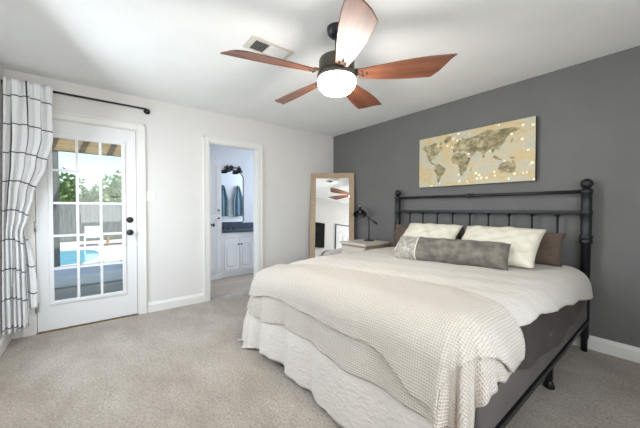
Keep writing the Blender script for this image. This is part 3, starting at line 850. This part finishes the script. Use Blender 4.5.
# ================================================================== BATHROOM
VX=-1.06
va=thing('vanity_cabinet','white bathroom vanity cabinet with two arched panel doors','cabinet',(VX,-1.1,0))
def VP(mb,name,m,par=None,**k):
    o=mb.build(name,m,par or va,**k)
    if par is None: o.location=(-VX,1.1,0)
    return o
VP(MB().box(-1.599,VX,-1.585,-.55,.09,.775).box(-1.599,VX-.05,-1.585,-.55,0,.09),'body',M['cabinet'])
for y0,y1,ky in ((-1.545,-1.285,-1.305),(-1.27,-1.01,-1.25),(-.97,-.60,-.62)):
    d_=VP(MB().box(VX,VX+.018,y0,y1,.14,.66),'door',M['cabinet'],bevel=.003)
    pn=MB(); yc=(y0+y1)/2; hw=(y1-y0)/2-.045
    pts=[(VX+.020,yc-hw,.20)]+[(VX+.020,yc-hw+2*hw*t/12,.54+.055*sin(pi*t/12)**1.5) for t in range(13)]+[(VX+.020,yc+hw,.20),(VX+.020,yc-hw,.20)]
    pn.tube(pts,.006,6)
    pn.build('panel_moulding',M['cabinet'],d_)
    MB().lathe([(.006,0),(.006,.014),(.014,.02),(.014,.028),(0,.032)],(VX+.018,ky,.57),(1,0,0),14).build('knob',M['black_metal'],d_)
VP(MB().box(VX,VX+.010,-1.545,-.60,.685,.76),'false_drawer_front',M['cabinet'],bevel=.003)
ct=MB().box(-1.599,VX+.03,-1.585,-.55,.775,.81).box(-1.599,-1.58,-1.585,-.55,.81,.915)
tag(VP(ct,'worktop',M['navy'],bevel=.003),'dark blue grey stone top with a low backsplash')
fc=thing('faucet','small black faucet on the dark bathroom worktop','faucet',(-1.40,-1.34,.8105))
MB().lathe([(.024,0),(.024,.01),(.014,.02),(.013,.07)]).tube([(0,0,.06),(.01,0,.10),(.05,0,.115),(.10,0,.10),(.11,0,.08)],.010,10).build('spout',M['black_metal'],fc)
for y in (-.09,.09): MB().lathe([(.02,0),(.02,.008),(.012,.014),(.012,.04)],(0,y,0)).cyl((-.02,y,.045),(.04,y,.05),.006).build('handle',M['black_metal'],fc)
lc=thing('linen_cabinet','tall white bathroom cabinet with an upper and a lower door beside the vanity','cabinet',(VX,-1.85,0))
def LP(mb,name,m,**k):
    o=mb.build(name,m,lc,**k); o.location=(-VX,1.85,0); return o
LP(MB().box(-1.599,VX,-2.15,-1.587,0,2.0),'body',M['cabinet'])
LP(MB().box(-1.55,VX+.012,-2.15,-1.588,0,.09),'plinth',M['cabinet'])
for z0,z1,kz in ((.12,1.08,1.03),(1.11,1.96,1.16)):
    d_=LP(MB().box(VX,VX+.018,-2.12,-1.61,z0,z1),'door',M['cabinet'],bevel=.003)
    pm=MB()
    for (a,b1_,c,e_) in ((-2.07,-1.66,z0+.05,z0+.065),(-2.07,-1.66,z1-.065,z1-.05),(-2.07,-2.055,z0+.05,z1-.05),(-1.675,-1.66,z0+.05,z1-.05)): pm.box(VX+.016,VX+.023,a,b1_,c,e_)
    pm.build('panel_moulding',M['cabinet'],d_)
    MB().lathe([(.006,0),(.006,.014),(.015,.02),(.015,.028),(0,.032)],(VX+.018,-1.645,kz),(1,0,0),14).build('knob',M['black_metal'],d_)
# wall mirror with clipped top corners
wm=thing('wall_mirror','bathroom wall mirror with thin black frame and clipped top corners above the vanity','mirror',(-1.6,-1.225,1.425))
hw,hz=.255,.50
outl=[(-hw,-hz+.03),(-hw+.03,-hz),(hw-.03,-hz),(hw,-hz+.03),(hw,hz-.12),(hw-.04,hz-.055),(hw-.09,hz-.02),(hw-.15,hz),(-hw+.15,hz),(-hw+.09,hz-.02),(-hw+.04,hz-.055),(-hw,hz-.12)]
MB().prism(outl,(.002,0,0),(0,1,0),(0,0,1),(.012,0,0)).build('mirror_glass',M['mirror'],wm)
MB().tube([(.012,a,b_) for a,b_ in outl]+[(.012,)+outl[0]],.011,8).build('frame',M['black_metal'],wm)
sc_=thing('wall_sconce','black two-shade wall light above the bathroom mirror','wall light',(-1.6,-1.20,1.975))
MB().lathe([(.045,0),(.045,.012),(.02,.02)],(.001,0,0),(1,0,0),20).box(.02,.04,-.15,.15,-.01,.01).build('bar',M['black_metal'],sc_)
for y in (-.115,.115):
    s2=MB(); s2.tube([(.03,y,0),(.08,y,.03),(.11,y,.02),(.12,y,-.01)],.007,8)
    s2.lathe([(.02,0),(.03,-.02),(.055,-.06),(.075,-.085),(.07,-.085),(.05,-.06),(.025,-.022),(0,-.02)],(.12,y,0),(.35,0,1),20).build('shade',M['black_metal'],sc_)
# towels on the bathroom side of the doorway wall, seen in the bathroom mirror
def towel(y,lab):
    t_=thing('towel',lab,'towel',(-T,y,1.75),0,'towels reflected in the bathroom mirror')
    def fn(u,v_):
        w_=.03+.10*min(1,v_*2.2)**.8; yy=(2*u-1)*w_; return ((-.035-.018*cos(u*14)-.01*v_,yy,-.02-.72*v_),(u,v_))
    MB().grid(24,20,fn).build('cloth',M['towel'],t_,solid=.012)
    MB().lathe([(.016,0),(.016,.006),(.006,.01),(.006,.04),(.012,.045),(0,.05)],(-.0005,0,-.01),(-1,0,0),12).build('hook',M['black_metal'],t_)
towel(-.86,'teal grey towel on a hook, left one in the bathroom mirror')
towel(-.48,'teal grey towel on a hook, right one in the bathroom mirror')

# ================================================================== OUTDOORS
S('ground_patio', MB().box(-11,-T-.002,-9,4,-.30,-.10), M['concrete'])
S('ground_lawn', MB().box(-30,-10.98,-18,14,-.30,-.11), M['grass'])
S('ground_step', MB().box(-.5,-T-.002,-4.3,-2.4,-.10,-.02), M['concrete'])
po=thing('swimming_pool','turquoise swimming pool with rounded end and pale coping in the back yard','pool',(-6.25,-4.62,-.1))
def poolring(k,n=60):
    pts=[]
    for i in range(n):
        t=2*pi*i/n; c_,s2=cos(t),sin(t); ex=.62
        pts.append((1.55*k_x(k)*abs(c_)**ex*(1 if c_>0 else -1), 1.45*k_y(k)*abs(s2)**ex*(1 if s2>0 else -1)))
    return pts
k_x=lambda k:1+k/1.55; k_y=lambda k:1+k/1.45
MB().prism(poolring(0),(0,0,.004),(1,0,0),(0,1,0),(0,0,.012)).build('water',M['water'],po)
i_=poolring(0); o_=poolring(.28); n2=len(i_)
mb=MB(); vs=[(x,y,.03) for x,y in i_]+[(x,y,.03) for x,y in o_]+[(x,y,.0) for x,y in i_]+[(x,y,.0) for x,y in o_]
fs=[]
for k in range(n2):
    k2=(k+1)%n2; fs+=[(k,k2,n2+k2,n2+k),(n2+k,n2+k2,3*n2+k2,3*n2+k),(k,2*n2+k,2*n2+k2,k2)]
mb.add(vs,fs).build('coping',M['concrete'],po)
fe=thing('wooden_fence','weathered grey board fence behind the pool','fence',(-11,-3,-.1))
fb=MB(); y=-12
rr_=random.Random(5)
while y<8:
    h_=1.46+rr_.uniform(-.015,.015); fb.box(-.012,.012,y,y+.135,0.02,h_); y+=.142
tag(fb.build('boards',M['fence'],fe,loc=(0,0,0)),kind=None)
MB().box(-.05,-.012,-12,8,.3,.38).box(-.05,-.012,-12,8,1.15,1.23).build('rails',M['fence'],fe)
def tree(x,y,h_,r_,m,lab,seed):
    t_=thing('tree',lab,'tree',(x,y,-.11),0,'trees behind the fence')
    MB().tube([(0,0,0),(.05,.03,h_*.3),(0,.1,h_*.6)],[.14,.11,.06],8).build('trunk',M['bark'],t_)
    rg=random.Random(seed); vs=[]; fs=[]
    for k in range(2600):
        a=rg.uniform(0,2*pi); c_=rg.uniform(-1,1); rad=r_*(rg.uniform(.45,1)**.5)*(1+.25*sin(3*a+seed)+.15*sin(7*a+c_*5))
        p=Vector((cos(a)*sqrt(1-c_*c_)*rad, sin(a)*sqrt(1-c_*c_)*rad, h_*.60+c_*h_*.42*(rad/r_)))
        u=Vector((rg.gauss(0,1),rg.gauss(0,1),rg.gauss(0,1))).normalized()*rg.uniform(.07,.15); v_=u.orthogonal().normalized()*u.length*.6
        b0=len(vs); vs+=[p-u,p+v_,p+u,p-v_]; fs.append((b0,b0+1,b0+2,b0+3))
    MB().add(vs,fs).build('foliage',m,t_,recalc=False)
tree(-16.0,-8.2,3.0,1.5,M['leaf'],'green bushy tree behind the fence, beyond the left edge of the door glass',1)
tree(-15.2,-4.75,2.95,1.25,M['leaf'],'green tree behind the fence in the left door panes',2)
tree(-17.6,-3.0,2.35,1.2,M['leaf2'],'low hazy tree behind the fence in the middle door panes',3)
tree(-14.9,-1.75,3.1,1.3,M['leaf2'],'tall pale green tree behind the fence in the right door panes',4)
tree(-15.8,1.9,3.4,1.6,M['leaf'],'green tree behind the fence, beyond the right edge of the door glass',5)
# porch
pr=thing('porch_roof','brown wooden porch roof with a thick front beam outside the patio door','porch roof',(-3.0,-3.3,2.2))
MB().box(-.06,.06,-3,3,0,.22).build('beam',M['porch'],pr)
for k in range(15): y=-2.9+.41*k; MB().box(-.45,2.87,y-.02,y+.02,.221,.36).build('rafter',M['porch'],pr)
for y,lab in ((-3.80,'porch post at the left edge of the door glass'),(-2.765,'porch post at the right edge of the door glass')):
    o=MB().box(-.045,.045,-.045,.045,-.1,2.2).build('porch_post',M['fence'],loc=(-3.0,y,0)); tag(o,'grey wooden '+lab,'post')
# outdoor sofa right outside the door
so_=thing('outdoor_ottoman','grey wicker patio bench with a thick white cushion right outside the door','bench',(-1.02,-3.28,-.1))
MB().box(-.42,.38,-.62,.62,.06,.37).box(-.42,.38,-.62,-.56,0,.06).box(-.42,.38,.56,.62,0,.06).build('wicker_base',M['wicker'],so_,bevel=.02)
MB().box(-.43,.39,-.62,.62,.375,.51).build('seat_cushion',M['cushion'],so_,bevel=.03)
def pchair(x,y,rz,lab):
    c=thing('patio_chair',lab,'chair',(x,y,-.1),rz,'white patio chairs')
    MB().box(-.27,.27,-.25,.25,.30,.35).build('seat',M['cushion'],c)
    MB().obox((-.27,0,.52),(1,0,-.2),(0,1,0),(.2,0,1),.02,.25,.15).build('backrest',M['cushion'],c)
    for sx_ in (-.24,.24):
        for sy_ in (-.24,.24): MB().box(sx_-.02,sx_+.02,sy_-.02,sy_+.02,0,.30).build('leg',M['cushion'],c)
pchair(-9.0,-3.27,0,'white patio chair beyond the pool, in front of the fence')
pb=thing('patio_table','low brown outdoor table beyond the pool, right of the white chair','table',(-8.9,-2.38,-.1))
MB().box(-.3,.3,-.55,.55,.36,.42).build('tabletop',M['porch'],pb)
for sx_ in (-.26,.26):
    for sy_ in (-.5,.5): MB().box(sx_-.03,sx_+.03,sy_-.03,sy_+.03,0,.36).build('leg',M['porch'],pb)
